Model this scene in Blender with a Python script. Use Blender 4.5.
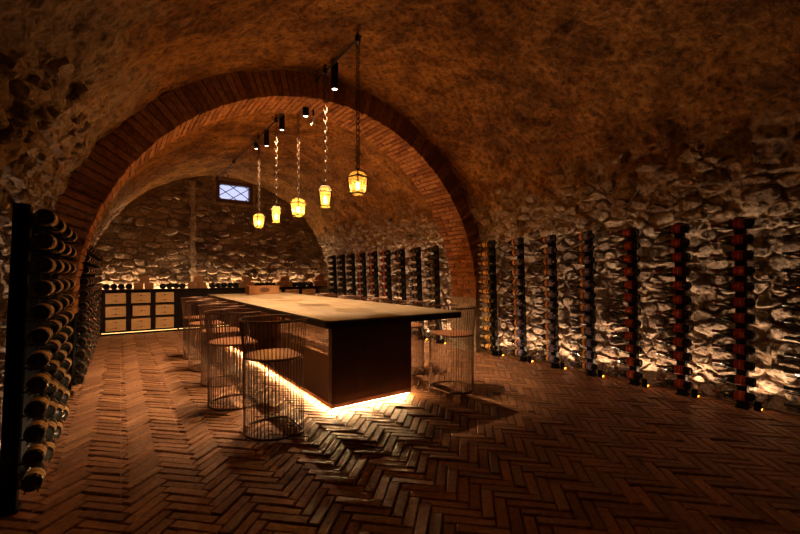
import bpy, math, random
import numpy as np
from mathutils import Vector, Matrix

random.seed(7)
for o in list(bpy.data.objects):
    bpy.data.objects.remove(o)
scn = bpy.context.scene
COL = scn.collection
PI = math.pi

# ------------------------------------------------------------------ camera, world, exposure
CAM_H, FPX, YAW = 1.35, 392.0, math.radians(35.5)
cam_d = bpy.data.cameras.new('camera')
cam_d.sensor_width = 36.0
cam_d.lens = FPX / 800.0 * 36.0
cam_d.shift_y = 8.0 / 800.0
cam_d.clip_start = 0.02
cam = bpy.data.objects.new('camera', cam_d)
cam.location = (0, 0, CAM_H)
cam.rotation_euler = (PI / 2, 0, -YAW)
COL.objects.link(cam)
scn.camera = cam

world = bpy.data.worlds.new('world')
scn.world = world
world.use_nodes = True
bg = world.node_tree.nodes['Background']
bg.inputs[0].default_value = (0.62, 0.66, 0.95, 1)      # pale overcast evening sky outside the little window
bg.inputs[1].default_value = 1.5
scn.view_settings.view_transform = 'Standard'
scn.view_settings.look = 'None'
scn.view_settings.exposure = 0.0
scn.view_settings.gamma = 1.0
scn.view_settings.use_curve_mapping = False

# light levels (watts / emission strengths)
L_LANTERN = 92.0
L_SPOT = 620.0
L_FOOT = 15.0
L_FOOT_LEFT = 9.0
E_TABLE = 230.0
E_CABINET = 3.5
E_BACKWALL = 210.0
WARM = (1.0, 0.41, 0.085)
WARM2 = (1.0, 0.63, 0.36)

# room numbers
CX, CZ, R = 2.33, 0.95, 3.015          # vault axis and radius
XL, XR = CX - R, CX + R
Y0, Y1 = -2.2, 11.3                   # room ends
RIB0, RIB1, RIBR = 4.78, 5.40, 2.70   # brick arch

# ------------------------------------------------------------------ helpers
def nt(m):
    m.use_nodes = True
    t = m.node_tree
    return t, t.nodes, t.links, t.nodes['Principled BSDF']

def mat(name, col, rough=0.6, metal=0.0, spec=0.5, coat=0.0):
    m = bpy.data.materials.new(name)
    t, n, l, b = nt(m)
    b.inputs['Base Color'].default_value = (*col, 1)
    b.inputs['Roughness'].default_value = rough
    b.inputs['Metallic'].default_value = metal
    b.inputs['Specular IOR Level'].default_value = spec
    b.inputs['Coat Weight'].default_value = coat
    return m

def emis(name, col, s):
    m = bpy.data.materials.new(name)
    t, n, l, b = nt(m)
    n.remove(b)
    e = n.new('ShaderNodeEmission')
    e.inputs[0].default_value = (*col, 1)
    e.inputs[1].default_value = s
    l.new(e.outputs[0], n['Material Output'].inputs[0])
    return m

def ramp(n, stops):
    r = n.new('ShaderNodeValToRGB')
    cr = r.color_ramp
    while len(cr.elements) < len(stops):
        cr.elements.new(0.5)
    for e, (p, c) in zip(cr.elements, stops):
        e.position = p
        e.color = (*c, 1)
    return r

def noise(n, l, vec, scale, detail=6, rough=0.6, dist=0.0):
    x = n.new('ShaderNodeTexNoise')
    x.inputs['Scale'].default_value = scale
    x.inputs['Detail'].default_value = detail
    x.inputs['Roughness'].default_value = rough
    x.inputs['Distortion'].default_value = dist
    l.new(vec, x.inputs['Vector'])
    return x

def mathn(n, l, op, a, b):
    x = n.new('ShaderNodeMath')
    x.operation = op
    for i, v in enumerate((a, b)):
        if isinstance(v, (int, float)):
            x.inputs[i].default_value = v
        else:
            l.new(v, x.inputs[i])
    return x.outputs[0]

def mixc(n, l, fac, a, b, mode='MIX'):
    x = n.new('ShaderNodeMix')
    x.data_type = 'RGBA'
    x.blend_type = mode
    for i, v in ((0, fac), (6, a), (7, b)):
        if isinstance(v, (int, float)):
            x.inputs[i].default_value = v
        elif isinstance(v, tuple):
            x.inputs[i].default_value = (*v, 1)
        else:
            l.new(v, x.inputs[i])
    return x.outputs[2]

def rough_mat(name, stops, big=1.5, fine=14.0, bump=0.6, bdist=0.03, rough=0.85, spec=0.3, tone=True, speck=(0.35, 0.6), stretch=None, coarse=None):
    """mineral surface: colour by the piece's own tone + noise, relief by bump"""
    m = bpy.data.materials.new(name)
    t, n, l, b = nt(m)
    geo = n.new('ShaderNodeNewGeometry')
    vec = geo.outputs['Position']
    if stretch:
        mp = n.new('ShaderNodeMapping')
        mp.inputs['Scale'].default_value = stretch
        l.new(vec, mp.inputs['Vector'])
        vec = mp.outputs['Vector']
    nb = noise(n, l, vec, big, 5)
    nf = noise(n, l, vec, fine, 8, 0.65)
    if tone:
        at = n.new('ShaderNodeAttribute')
        at.attribute_name = 'tone'
        base = mathn(n, l, 'ADD', mathn(n, l, 'MULTIPLY', at.outputs['Fac'], 0.7), mathn(n, l, 'MULTIPLY', nb.outputs[0], 0.3))
    else:
        base = nb.outputs[0]
    r = ramp(n, stops)
    l.new(base, r.inputs[0])
    sp = ramp(n, [(speck[0], (0.35, 0.33, 0.32)), (speck[1], (1.0, 1.0, 1.0))])
    l.new(nf.outputs[0], sp.inputs[0])
    l.new(mixc(n, l, 0.75, r.outputs[0], sp.outputs[0], 'MULTIPLY'), b.inputs['Base Color'])
    b.inputs['Roughness'].default_value = rough
    b.inputs['Specular IOR Level'].default_value = spec
    bp = n.new('ShaderNodeBump')
    bp.inputs['Strength'].default_value = bump
    bp.inputs['Distance'].default_value = bdist
    hgt = nf.outputs[0]
    if coarse:
        nc = noise(n, l, vec, coarse[0], 3, 0.5, 0.6)
        hgt = mathn(n, l, 'ADD', mathn(n, l, 'MULTIPLY', nc.outputs[0], coarse[1]), hgt)
    l.new(hgt, bp.inputs['Height'])
    l.new(bp.outputs[0], b.inputs['Normal'])
    return m

def wood_mat(name, c0, c1, rough=0.5, scale=(1, 12, 12), bump=0.15):
    m = bpy.data.materials.new(name)
    t, n, l, b = nt(m)
    tc = n.new('ShaderNodeTexCoord')
    mp = n.new('ShaderNodeMapping')
    mp.inputs['Scale'].default_value = scale
    l.new(tc.outputs['Object'], mp.inputs['Vector'])
    w = noise(n, l, mp.outputs[0], 1.6, 8, 0.62, 1.2)
    g = noise(n, l, tc.outputs['Object'], 2.2, 4)
    r = ramp(n, [(0.3, c0), (0.7, c1)])
    l.new(mathn(n, l, 'ADD', mathn(n, l, 'MULTIPLY', w.outputs[0], 0.7), mathn(n, l, 'MULTIPLY', g.outputs[0], 0.3)), r.inputs[0])
    l.new(r.outputs[0], b.inputs['Base Color'])
    b.inputs['Roughness'].default_value = rough
    bp = n.new('ShaderNodeBump')
    bp.inputs['Strength'].default_value = bump
    bp.inputs['Distance'].default_value = 0.01
    l.new(w.outputs[0], bp.inputs['Height'])
    l.new(bp.outputs[0], b.inputs['Normal'])
    return m

class MB:
    """collects verts, faces (+ material index) into one mesh"""
    def __init__(s):
        s.v, s.f, s.mi = [], [], []
    def add(s, vs, fs, mi=0):
        k = len(s.v)
        s.v += [tuple(p) for p in vs]
        s.f += [tuple(i + k for i in f) for f in fs]
        s.mi += [mi] * len(fs)
        return s
    def box(s, x0, x1, y0, y1, z0, z1, mi=0):
        return s.add([(x0, y0, z0), (x1, y0, z0), (x1, y1, z0), (x0, y1, z0), (x0, y0, z1), (x1, y0, z1), (x1, y1, z1), (x0, y1, z1)],
                     [(0, 3, 2, 1), (4, 5, 6, 7), (0, 1, 5, 4), (1, 2, 6, 5), (2, 3, 7, 6), (3, 0, 4, 7)], mi)
    def cbox(s, x0, x1, y0, y1, z0, z1, c=0.006, mi=0):
        """box with chamfered edges (stack of three outlines)"""
        def ring(d, z):
            return [(x0 + d, y0 + c, z), (x0 + c, y0 + d, z), (x1 - c, y0 + d, z), (x1 - d, y0 + c, z),
                    (x1 - d, y1 - c, z), (x1 - c, y1 - d, z), (x0 + c, y1 - d, z), (x0 + d, y1 - c, z)]
        vs = ring(c * .99, z0) + ring(0, z0 + c) + ring(0, z1 - c) + ring(c * .99, z1)
        fs = [tuple(range(7, -1, -1)), tuple(range(24, 32))]
        for a in range(3):
            for i in range(8):
                j = (i + 1) % 8
                fs.append((a * 8 + i, a * 8 + j, a * 8 + 8 + j, a * 8 + 8 + i))
        return s.add(vs, fs, mi)
    def tube(s, pts, r, n=6, closed=False, caps=True, mi=0):
        pts = [Vector(p) for p in pts]
        m = len(pts)
        vs, fs = [], []
        up = Vector((0, 0, 1))
        nrm = None
        for i, p in enumerate(pts):
            if closed:
                d = pts[(i + 1) % m] - pts[i - 1]
            else:
                d = pts[min(i + 1, m - 1)] - pts[max(i - 1, 0)]
            d.normalize()
            if nrm is None:
                a = up if abs(d.z) < 0.9 else Vector((1, 0, 0))
                nrm = d.cross(a).normalized()
            else:
                nrm = (nrm - d * nrm.dot(d)).normalized()
            b = d.cross(nrm)
            rr = r[i] if isinstance(r, (list, tuple)) else r
            for k in range(n):
                a = 2 * PI * k / n
                vs.append(p + (nrm * math.cos(a) + b * math.sin(a)) * rr)
        for i in range(m if closed else m - 1):
            j = (i + 1) % m
            for k in range(n):
                q = (k + 1) % n
                fs.append((i * n + k, i * n + q, j * n + q, j * n + k))
        if caps and not closed:
            fs.append(tuple(range(n - 1, -1, -1)))
            fs.append(tuple((m - 1) * n + k for k in range(n)))
        return s.add(vs, fs, mi)
    def lathe(s, prof, n=14, axis='z', o=(0, 0, 0), mi=0):
        vs, fs = [], []
        for r, h in prof:
            for k in range(n):
                a = 2 * PI * k / n
                c, d = r * math.cos(a), r * math.sin(a)
                p = (c, d, h) if axis == 'z' else (d, h, c)
                vs.append((p[0] + o[0], p[1] + o[1], p[2] + o[2]))
        for i in range(len(prof) - 1):
            for k in range(n):
                q = (k + 1) % n
                fs.append((i * n + k, i * n + q, (i + 1) * n + q, (i + 1) * n + k))
        return s.add(vs, fs, mi)
    def prism(s, poly, z0, z1, mi=0):
        n = len(poly)
        vs = [(x, y, z0) for x, y in poly] + [(x, y, z1) for x, y in poly]
        fs = [tuple(range(n - 1, -1, -1)), tuple(range(n, 2 * n))]
        fs += [(i, (i + 1) % n, n + (i + 1) % n, n + i) for i in range(n)]
        return s.add(vs, fs, mi)
    def mesh(s, name, mats, smooth=False, tone=None):
        me = bpy.data.meshes.new(name)
        me.from_pydata(s.v, [], s.f)
        for m in (mats if isinstance(mats, (list, tuple)) else [mats]):
            me.materials.append(m)
        if any(s.mi):
            me.polygons.foreach_set('material_index', s.mi)
        if smooth:
            me.polygons.foreach_set('use_smooth', [True] * len(s.f))
            try:
                me.set_sharp_from_angle(angle=math.radians(38))
            except Exception:
                pass
        if tone is not None:
            a = me.attributes.new('tone', 'FLOAT', 'POINT')
            a.data.foreach_set('value', tone if isinstance(tone, list) else [tone] * len(s.v))
        me.update()
        return me
    def build(s, name, mats, parent=None, smooth=False, tone=None):
        return link(name, s.mesh(name, mats, smooth, tone), parent)

def link(name, me, parent=None, loc=None, rot=None):
    o = bpy.data.objects.new(name, me)
    COL.objects.link(o)
    if parent:
        o.parent = parent
    if loc is not None:
        o.location = loc
    if rot is not None:
        o.rotation_euler = rot
    return o

def empty(name, loc=(0, 0, 0), rot=(0, 0, 0)):
    return link(name, None, None, loc, rot)

def tag(o, label, cat, group=None):
    o['label'] = label
    o['category'] = cat
    if group:
        o['group'] = group
    return o

def struct(o, label=None):
    o['kind'] = 'structure'
    if label:
        o['label'] = label
    return o

ORD = ['first', 'second', 'third', 'fourth', 'fifth', 'sixth', 'seventh', 'eighth', 'ninth', 'tenth', 'eleventh', 'twelfth']

def light(name, kind, loc, power, col, parent=None, size=0.05, rot=None, **kw):
    d = bpy.data.lights.new(name, kind)
    d.energy = power
    d.color = col
    if kind == 'AREA':
        d.size = size
        if 'size_y' in kw:
            d.shape = 'RECTANGLE'
            d.size_y = kw['size_y']
        else:
            d.shape = 'DISK'
        d.spread = kw.get('spread', PI)
    else:
        d.shadow_soft_size = size
    if kind == 'SPOT':
        d.spot_size = kw.get('spot', 1.6)
        d.spot_blend = kw.get('blend', 0.6)
    return link(name, d, parent, loc, rot)

# value noise in 2D for real relief
_rng = np.random.RandomState(3)
_tab = _rng.rand(256, 256)
def vnoise(x, y):
    xi, yi = np.floor(x).astype(int), np.floor(y).astype(int)
    fx, fy = x - xi, y - yi
    fx, fy = fx * fx * (3 - 2 * fx), fy * fy * (3 - 2 * fy)
    g = lambda i, j: _tab[(i) % 256, (j) % 256]
    return (g(xi, yi) * (1 - fx) + g(xi + 1, yi) * fx) * (1 - fy) + (g(xi, yi + 1) * (1 - fx) + g(xi + 1, yi + 1) * fx) * fy
def fbm(x, y, o=5):
    s, a, t = 0, 1.0, 0
    for k in range(o):
        s = s + a * (vnoise(x * 2 ** k + 17.3 * k, y * 2 ** k + 5.1 * k) - 0.5)
        t += a
        a *= 0.55
    return s / t

def proj(x, y, z):
    d = x * math.sin(YAW) + y * math.cos(YAW)
    la = x * math.cos(YAW) - y * math.sin(YAW)
    return 400 + FPX * la / d, 275 - FPX * (z - CAM_H) / d, d

# ------------------------------------------------------------------ materials
M = {}
M['mortar'] = rough_mat('lime_mortar', [(0.3, (0.30, 0.21, 0.14)), (0.7, (0.46, 0.35, 0.25))], 2.5, 24, 1.0, 0.05, tone=False, coarse=(7, 2.0))
def surface_mat():
    m = bpy.data.materials.new('lime_mortar_to_ochre_plaster')
    t, n, l, b = nt(m)
    geo = n.new('ShaderNodeNewGeometry')
    vec = geo.outputs['Position']
    sx = n.new('ShaderNodeSeparateXYZ'); l.new(vec, sx.inputs[0])
    nb = noise(n, l, vec, 1.3, 6)
    nm = noise(n, l, vec, 5.5, 4, 0.55, 0.5)
    nf = noise(n, l, vec, 17.0, 8, 0.62)
    mo = ramp(n, [(0.3, (0.27, 0.185, 0.12)), (0.7, (0.46, 0.35, 0.25))]); l.new(nb.outputs[0], mo.inputs[0])
    pl = ramp(n, [(0.3, (0.22, 0.098, 0.026)), (0.7, (0.43, 0.215, 0.06))]); l.new(nb.outputs[0], pl.inputs[0])
    # height of the plaster edge: higher on the left wall, ragged
    zz = mathn(n, l, 'ADD', sx.outputs[2], mathn(n, l, 'MULTIPLY', sx.outputs[0], 0.085))
    zz = mathn(n, l, 'ADD', zz, mathn(n, l, 'MULTIPLY', nb.outputs[0], 1.6))
    zz = mathn(n, l, 'ADD', zz, mathn(n, l, 'MULTIPLY', nm.outputs[0], 0.8))
    fac = n.new('ShaderNodeMapRange'); fac.inputs[1].default_value = 3.95; fac.inputs[2].default_value = 4.35
    l.new(zz, fac.inputs[0])
    col = mixc(n, l, fac.outputs[0], mo.outputs[0], pl.outputs[0])
    sp = ramp(n, [(0.36, (0.30, 0.27, 0.25)), (0.56, (1.0, 1.0, 1.0))]); l.new(nf.outputs[0], sp.inputs[0])
    so_ = noise(n, l, vec, 2.6, 7, 0.7, 0.8)
    sr_ = ramp(n, [(0.40, (0.38, 0.33, 0.30)), (0.58, (1.0, 1.0, 1.0))]); l.new(so_.outputs[0], sr_.inputs[0])
    col = mixc(n, l, mathn(n, l, 'ADD', mathn(n, l, 'MULTIPLY', fac.outputs[0], 0.55), 0.25), col, sr_.outputs[0], 'MULTIPLY')
    l.new(mixc(n, l, 0.85, col, sp.outputs[0], 'MULTIPLY'), b.inputs['Base Color'])
    b.inputs['Roughness'].default_value = 0.9
    b.inputs['Specular IOR Level'].default_value = 0.2
    bp = n.new('ShaderNodeBump'); bp.inputs['Strength'].default_value = 1.0; bp.inputs['Distance'].default_value = 0.06
    l.new(mathn(n, l, 'ADD', nf.outputs[0], mathn(n, l, 'MULTIPLY', nm.outputs[0], 0.8)), bp.inputs['Height'])
    l.new(bp.outputs[0], b.inputs['Normal'])
    return m
M['surface'] = surface_mat()
M['dark_mortar'] = rough_mat('dark_brown_mortar', [(0.3, (0.17, 0.115, 0.07)), (0.7, (0.29, 0.205, 0.13))], 2.5, 24, 1.0, 0.05, tone=False, coarse=(7, 2.0))  # end walls: darker brown than the side wall mortar
M['stone'] = rough_mat('rubble_stone', [(0.12, (0.10, 0.065, 0.045)), (0.4, (0.30, 0.21, 0.15)), (0.65, (0.42, 0.32, 0.24)), (0.9, (0.50, 0.40, 0.30))], 4, 22, 1.0, 0.05, coarse=(8, 1.2), speck=(0.36, 0.56))
M['plaster'] = rough_mat('rough_ochre_plaster', [(0.3, (0.31, 0.14, 0.04)), (0.7, (0.52, 0.265, 0.08))], 1.2, 15.0, 1.0, 0.13, tone=False, speck=(0.42, 0.53), coarse=(5, 1.2))
M['floor_brick'] = rough_mat('worn_floor_brick', [(0.1, (0.19, 0.078, 0.034)), (0.5, (0.35, 0.16, 0.073)), (0.9, (0.48, 0.25, 0.12))], 5, 30, 0.5, 0.012, rough=0.55, spec=0.5)
M['floor_joint'] = rough_mat('dark_floor_joint', [(0.3, (0.05, 0.03, 0.018)), (0.7, (0.09, 0.055, 0.035))], 3, 30, 0.5, 0.01, tone=False)
M['arch_brick'] = rough_mat('old_arch_brick', [(0.1, (0.16, 0.058, 0.024)), (0.5, (0.30, 0.125, 0.048)), (0.9, (0.45, 0.22, 0.085))], 3, 18, 0.8, 0.03)
M['arch_mortar'] = rough_mat('arch_mortar', [(0.3, (0.25, 0.14, 0.07)), (0.7, (0.36, 0.22, 0.12))], 3, 25, 0.8, 0.03, tone=False)
M['black_metal'] = mat('black_metal', (0.006, 0.0055, 0.005), 0.8, 0, 0.12)
M['wire'] = mat('bronze_wire', (0.10, 0.048, 0.028), 0.42, 0.5)
M['seat'] = mat('brown_leather_seat', (0.26, 0.11, 0.055), 0.3)
M['iron'] = mat('aged_iron', (0.03, 0.02, 0.013), 0.5, 0.6)
M['chain'] = mat('chain_iron', (0.09, 0.055, 0.033), 0.5, 0.7)
M['glass'] = mat('dark_bottle_glass', (0.010, 0.010, 0.008), 0.12, 0, 0.6)
M['lab_red'] = mat('red_paper_label', (0.28, 0.018, 0.012), 0.6)
M['lab_yellow'] = mat('yellow_paper_label', (0.75, 0.42, 0.09), 0.6)
M['lab_cream'] = mat('cream_paper_label', (0.62, 0.43, 0.20), 0.6)
M['lab_blue'] = mat('violet_blue_label', (0.16, 0.15, 0.46), 0.5)
M['lab_orange'] = mat('orange_gold_label', (0.75, 0.33, 0.05), 0.5)
M['lab_dark'] = mat('dark_label_print', (0.06, 0.03, 0.015), 0.6)
M['cap_red'] = mat('red_capsule', (0.09, 0.010, 0.009), 0.4)
M['cap_black'] = mat('black_capsule', (0.015, 0.013, 0.012), 0.4)
M['cap_white'] = mat('pale_capsule', (0.5, 0.45, 0.36), 0.4)
M['cap_violet'] = mat('violet_capsule', (0.05, 0.045, 0.15), 0.4)
M['table_wood'] = wood_mat('pale_table_wood', (0.06, 0.038, 0.022), (0.28, 0.205, 0.125), 0.5, (10, 1.0, 10))
M['table_edge'] = wood_mat('dark_table_edge', (0.012, 0.008, 0.006), (0.03, 0.018, 0.012), 0.55, (3, 3, 10))
M['panel'] = wood_mat('dark_brown_panel', (0.05, 0.022, 0.011), (0.085, 0.038, 0.02), 0.45, (4, 4, 1))
M['plate'] = mat('brown_lacquered_base', (0.60, 0.34, 0.23), 0.25, 0.4)
M['cab'] = wood_mat('black_brown_cabinet', (0.006, 0.0035, 0.0025), (0.014, 0.008, 0.005), 0.6, (2, 2, 8))
M['cab'].node_tree.nodes['Principled BSDF'].inputs['Specular IOR Level'].default_value = 0.12
M['crate'] = wood_mat('pine_crate', (0.52, 0.30, 0.125), (0.74, 0.47, 0.22), 0.6, (2, 10, 14))
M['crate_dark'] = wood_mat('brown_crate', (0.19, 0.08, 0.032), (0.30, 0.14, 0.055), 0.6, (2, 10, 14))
M['stamp'] = mat('burnt_stamp', (0.08, 0.035, 0.015), 0.7)
M['win_frame'] = wood_mat('dark_red_window_wood', (0.045, 0.015, 0.010), (0.08, 0.03, 0.02), 0.6)
M['lead'] = mat('window_lead', (0.03, 0.03, 0.04), 0.5, 0.5)
M['led'] = emis('table_led', (1.0, 0.60, 0.25), E_TABLE)
M['led_cab'] = emis('cabinet_led', (1.0, 0.52, 0.16), E_CABINET)
M['led_wall'] = emis('back_wall_led', (1.0, 0.62, 0.30), E_BACKWALL)
M['bulb'] = emis('warm_bulb', (1.0, 0.78, 0.42), 40.0)
M['spot_lens'] = emis('spot_lens', (1.0, 0.80, 0.55), 12.0)
M['foot_lens'] = emis('foot_lamp_lens', (1.0, 0.30, 0.025), 9.0)

def thin_glass(name, col, clear=0.6, transl=0.4):
    m = bpy.data.materials.new(name)
    t, n, l, b = nt(m)
    n.remove(b)
    tr = n.new('ShaderNodeBsdfTransparent'); tr.inputs[0].default_value = (*col, 1)
    tl = n.new('ShaderNodeBsdfTranslucent'); tl.inputs[0].default_value = (*col, 1)
    gl = n.new('ShaderNodeBsdfGlossy'); gl.inputs[1].default_value = 0.15
    a = n.new('ShaderNodeMixShader'); a.inputs[0].default_value = transl / (clear + transl)
    l.new(tr.outputs[0], a.inputs[1]); l.new(tl.outputs[0], a.inputs[2])
    c = n.new('ShaderNodeMixShader'); c.inputs[0].default_value = 0.06
    l.new(a.outputs[0], c.inputs[1]); l.new(gl.outputs[0], c.inputs[2])
    l.new(c.outputs[0], n['Material Output'].inputs[0])
    return m
M['amber'] = thin_glass('amber_lantern_glass', (1.0, 0.90, 0.58), 0.95, 0.05)
M['pane'] = thin_glass('window_pane_glass', (0.95, 0.95, 1.0), 0.9, 0.1)

# ------------------------------------------------------------------ room shell
S_SPRING = CZ
def profile(side, s):
    """side +1 right / -1 left, s = arc length up from the floor -> x, z, inward normal"""
    if s <= S_SPRING:
        return CX + side * R, s, -side, 0.0
    a = (s - S_SPRING) / R
    return CX + side * R * math.cos(a), CZ + R * math.sin(a), -side * math.cos(a), -math.sin(a)

S_TOP = S_SPRING + R * PI / 2
S_WALL = S_SPRING + R * math.asin((2.3 - CZ) / R)

def relief(side, s, y):
    """real unevenness of wall and vault, inward metres"""
    u = s if side > 0 else 2 * S_TOP - s
    return 0.035 * fbm(u * 0.9 + 3.0, y * 0.9 + 40.0, 3) + 0.065 * fbm(u * 4.5 + 11.0, y * 4.5 + 20.0, 3)

def crust(side, s, y):
    """finer crumbly relief, stronger on the rubble walls than on the vault plaster"""
    u = s if side > 0 else 2 * S_TOP - s
    k = np.clip(1.0 - (s - S_WALL - 0.1) / 0.9, 0.0, 1.0)
    rid = np.abs(vnoise(u * 9.0 + 31.0, y * 7.0 + 3.0) - 0.5) * 2.0
    rid2 = np.abs(vnoise(u * 21.0 + 1.0, y * 17.0 + 13.0) - 0.5) * 2.0
    return (0.30 + 0.70 * k) * (0.050 * (0.5 - rid) + 0.026 * (0.5 - rid2) + 0.022 * (vnoise(u * 36.0, y * 33.0) - 0.5)) + 0.035 * fbm(u * 10.0 + 5.0, y * 8.0 + 9.0, 3)

def shell(name, side_s, ys, material, label):
    """side_s: list of (side, s)"""
    ny = len(ys)
    V = []
    Y = np.array(ys)
    for side, s in side_s:
        x, z, nx, nz = profile(side, s)
        amp = relief(side, np.full(ny, s), Y) + crust(side, np.full(ny, s), Y)
        for j in range(ny):
            V.append((x + nx * amp[j], ys[j], max(z + nz * amp[j], -0.02)))
    F = []
    for i in range(len(side_s) - 1):
        for j in range(ny - 1):
            F.append((i * ny + j, (i + 1) * ny + j, (i + 1) * ny + j + 1, i * ny + j + 1))
    b = MB()
    b.v, b.f, b.mi = V, F, [0] * len(F)
    return struct(b.build(name, material, None, True), label)

ys = list(np.arange(Y0 - 0.05, 0.3, 0.08)) + list(np.arange(0.3, RIB0 + 0.05, 0.02)) + list(np.arange(RIB0 + 0.05, Y1 + 0.11, 0.045))
ws = list(np.linspace(-0.02, S_WALL, 120))
wall_right = shell('wall_right', [(1, s) for s in ws], ys, M['surface'], 'right rubble stone cellar wall in pale mortar')
wall_left = shell('wall_left', [(-1, s) for s in reversed(ws)], ys, M['surface'], 'left rubble stone cellar wall in pale mortar')
ks = [(1, s) for s in np.linspace(S_WALL, S_TOP, 120)] + [(-1, s) for s in np.linspace(S_TOP, S_WALL, 120)[1:]]
ceiling = shell('ceiling', ks, ys, M['surface'], 'rough ochre plastered barrel vault')

def end_wall(name, y, inward, hole, label):
    """lunette shaped wall; hole = (x0,x1,z0,z1) left open for the window"""
    b = MB()
    xs = sorted(set(list(np.linspace(XL - 0.1, XR + 0.1, 190 if hole else 60)) + (list(hole[:2]) if hole else [])))
    zs = sorted(set(list(np.linspace(-0.02, CZ + R + 0.12, 130 if hole else 40)) + (list(hole[2:]) if hole else [])))
    nz = len(zs)
    V, F = [], []
    Z = np.array(zs)
    for x in xs:
        xx = np.full(nz, x)
        dd = 0.06 * fbm(xx * 2.5 + 60, Z * 2.5 + 9, 3) + 0.045 * (0.5 - 2 * np.abs(vnoise(xx * 6.0 + 3, Z * 9.0 + 8) - 0.5)) + 0.022 * (0.5 - 2 * np.abs(vnoise(xx * 14.0, Z * 19.0 + 2) - 0.5))
        for z, d in zip(zs, dd):
            V.append((x, y + inward * (d - 0.01), z))
    for i in range(len(xs) - 1):
        for j in range(nz - 1):
            mx, mz = (xs[i] + xs[i + 1]) / 2, (zs[j] + zs[j + 1]) / 2
            if hole and hole[0] < mx < hole[1] and hole[2] < mz < hole[3]:
                continue
            q = (i * nz + j, (i + 1) * nz + j, (i + 1) * nz + j + 1, i * nz + j + 1)
            F.append(q if inward < 0 else q[::-1])
    b.v, b.f, b.mi = V, F, [0] * len(F)
    return struct(b.build(name, M['dark_mortar'], None, True), label)

WIN = (2.08, 2.98, 3.32, 3.85)
wall_back = end_wall('wall_back', Y1, -1, WIN, 'rubble stone end wall with a small high window')
wall_front = end_wall('wall_front', Y0, 1, None, 'plastered end wall behind the viewer')

# floor bed
fb = MB()
fb.box(XL - 0.2, XR + 0.2, Y0 - 0.1, Y1 + 0.15, -0.10, -0.014)
floor = struct(fb.build('floor', M['floor_joint']), 'herringbone floor of worn narrow red-brown bricks')

# ------------------------------------------------------------------ herringbone bricks
BL, BW, GAP = 0.29, 0.0725, 0.007
def brick_mesh(name, seed, tone):
    r = random.Random(seed)
    b = MB()
    h = [r.uniform(-0.003, 0.004) for _ in range(4)]
    c = 0.006
    x0, x1, y0, y1 = GAP / 2, BL - GAP / 2, GAP / 2, BW - GAP / 2
    j = lambda: r.uniform(-0.0025, 0.0025)
    low = [(x0, y0, -0.03), (x1, y0, -0.03), (x1, y1, -0.03), (x0, y1, -0.03)]
    mid = [(x0 + j(), y0 + j(), -0.007), (x1 + j(), y0 + j(), -0.007), (x1 + j(), y1 + j(), -0.007), (x0 + j(), y1 + j(), -0.007)]
    top = [(x0 + c, y0 + c, h[0]), (x1 - c, y0 + c, h[1]), (x1 - c, y1 - c, h[2]), (x0 + c, y1 - c, h[3])]
    b.add(low + mid + top, [(0, 1, 5, 4), (1, 2, 6, 5), (2, 3, 7, 6), (3, 0, 4, 7), (4, 5, 9, 8), (5, 6, 10, 9), (6, 7, 11, 10), (7, 4, 8, 11), (8, 9, 10, 11)])
    return b, tone
variants = []
for k in range(14):
    b, t = brick_mesh('brick', 100 + k, random.uniform(0.05, 0.95))
    variants.append((b, t, b.mesh('brick', M['floor_brick'], False, t)))
c45 = math.sqrt(0.5)
spots = []
OX, OY = 0.05, 0.02
for i in range(-220, 260):
    for j in range(-40, 60):
        for kind in (0, 1):
            p, q = i * BW + j * BL, i * BW - j * BL
            if kind == 1:
                q += BW
            # centre
            cp, cq = (p + BL / 2, q + BW / 2) if kind == 0 else (p + BW / 2, q + BL / 2)
            X, Y = c45 * (cp - cq) + OX, c45 * (cp + cq) + OY
            if not (XL + 0.02 < X < XR + 0.03 and -0.9 < Y < Y1 + 0.1):
                continue
            x, y = c45 * (p - q) + OX, c45 * (p + q) + OY
            rot = PI / 4
            if kind == 1:      # brick turned: local x along q, local y along -p
                rot = PI / 4 + PI / 2
                x, y = c45 * (p + BW - q) + OX, c45 * (p + BW + q) + OY
            px, py, d = proj(X, Y, 0) if (X * math.sin(YAW) + Y * math.cos(YAW)) > 0.3 else (-999, 0, 99)
            vis = -15 < px < 815 and py < 545
            spots.append((0 if vis else 1, d, x, y, rot))
spots.sort()
stuff = MB()
tones = []
for k, (iv, d, x, y, rot) in enumerate(spots):
    vb, t, me = variants[random.randrange(len(variants))]
    dz = random.uniform(-0.007, 0.004)
    if k < 300:
        o = link('brick', me, floor, (x, y, dz), (random.uniform(-.03, .03), random.uniform(-.01, .01), rot))
    else:
        c, s_ = math.cos(rot), math.sin(rot)
        stuff.add([(x + c * a - s_ * b2, y + s_ * a + c * b2, z + dz) for a, b2, z in vb.v], vb.f)
        tones += [t] * len(vb.v)
so = stuff.build('distant_floor_bricks', M['floor_brick'], floor, False, tones)
so['kind'] = 'stuff'

# ------------------------------------------------------------------ rubble stones
def clip(poly, a, b, c):
    """keep a*x+b*y<=c"""
    out = []
    n = len(poly)
    for i in range(n):
        p, q = poly[i], poly[(i + 1) % n]
        dp, dq = a * p[0] + b * p[1] - c, a * q[0] + b * q[1] - c
        if dp <= 0:
            out.append(p)
        if dp * dq < 0:
            t = dp / (dp - dq)
            out.append((p[0] + t * (q[0] - p[0]), p[1] + t * (q[1] - p[1])))
    return out

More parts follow.
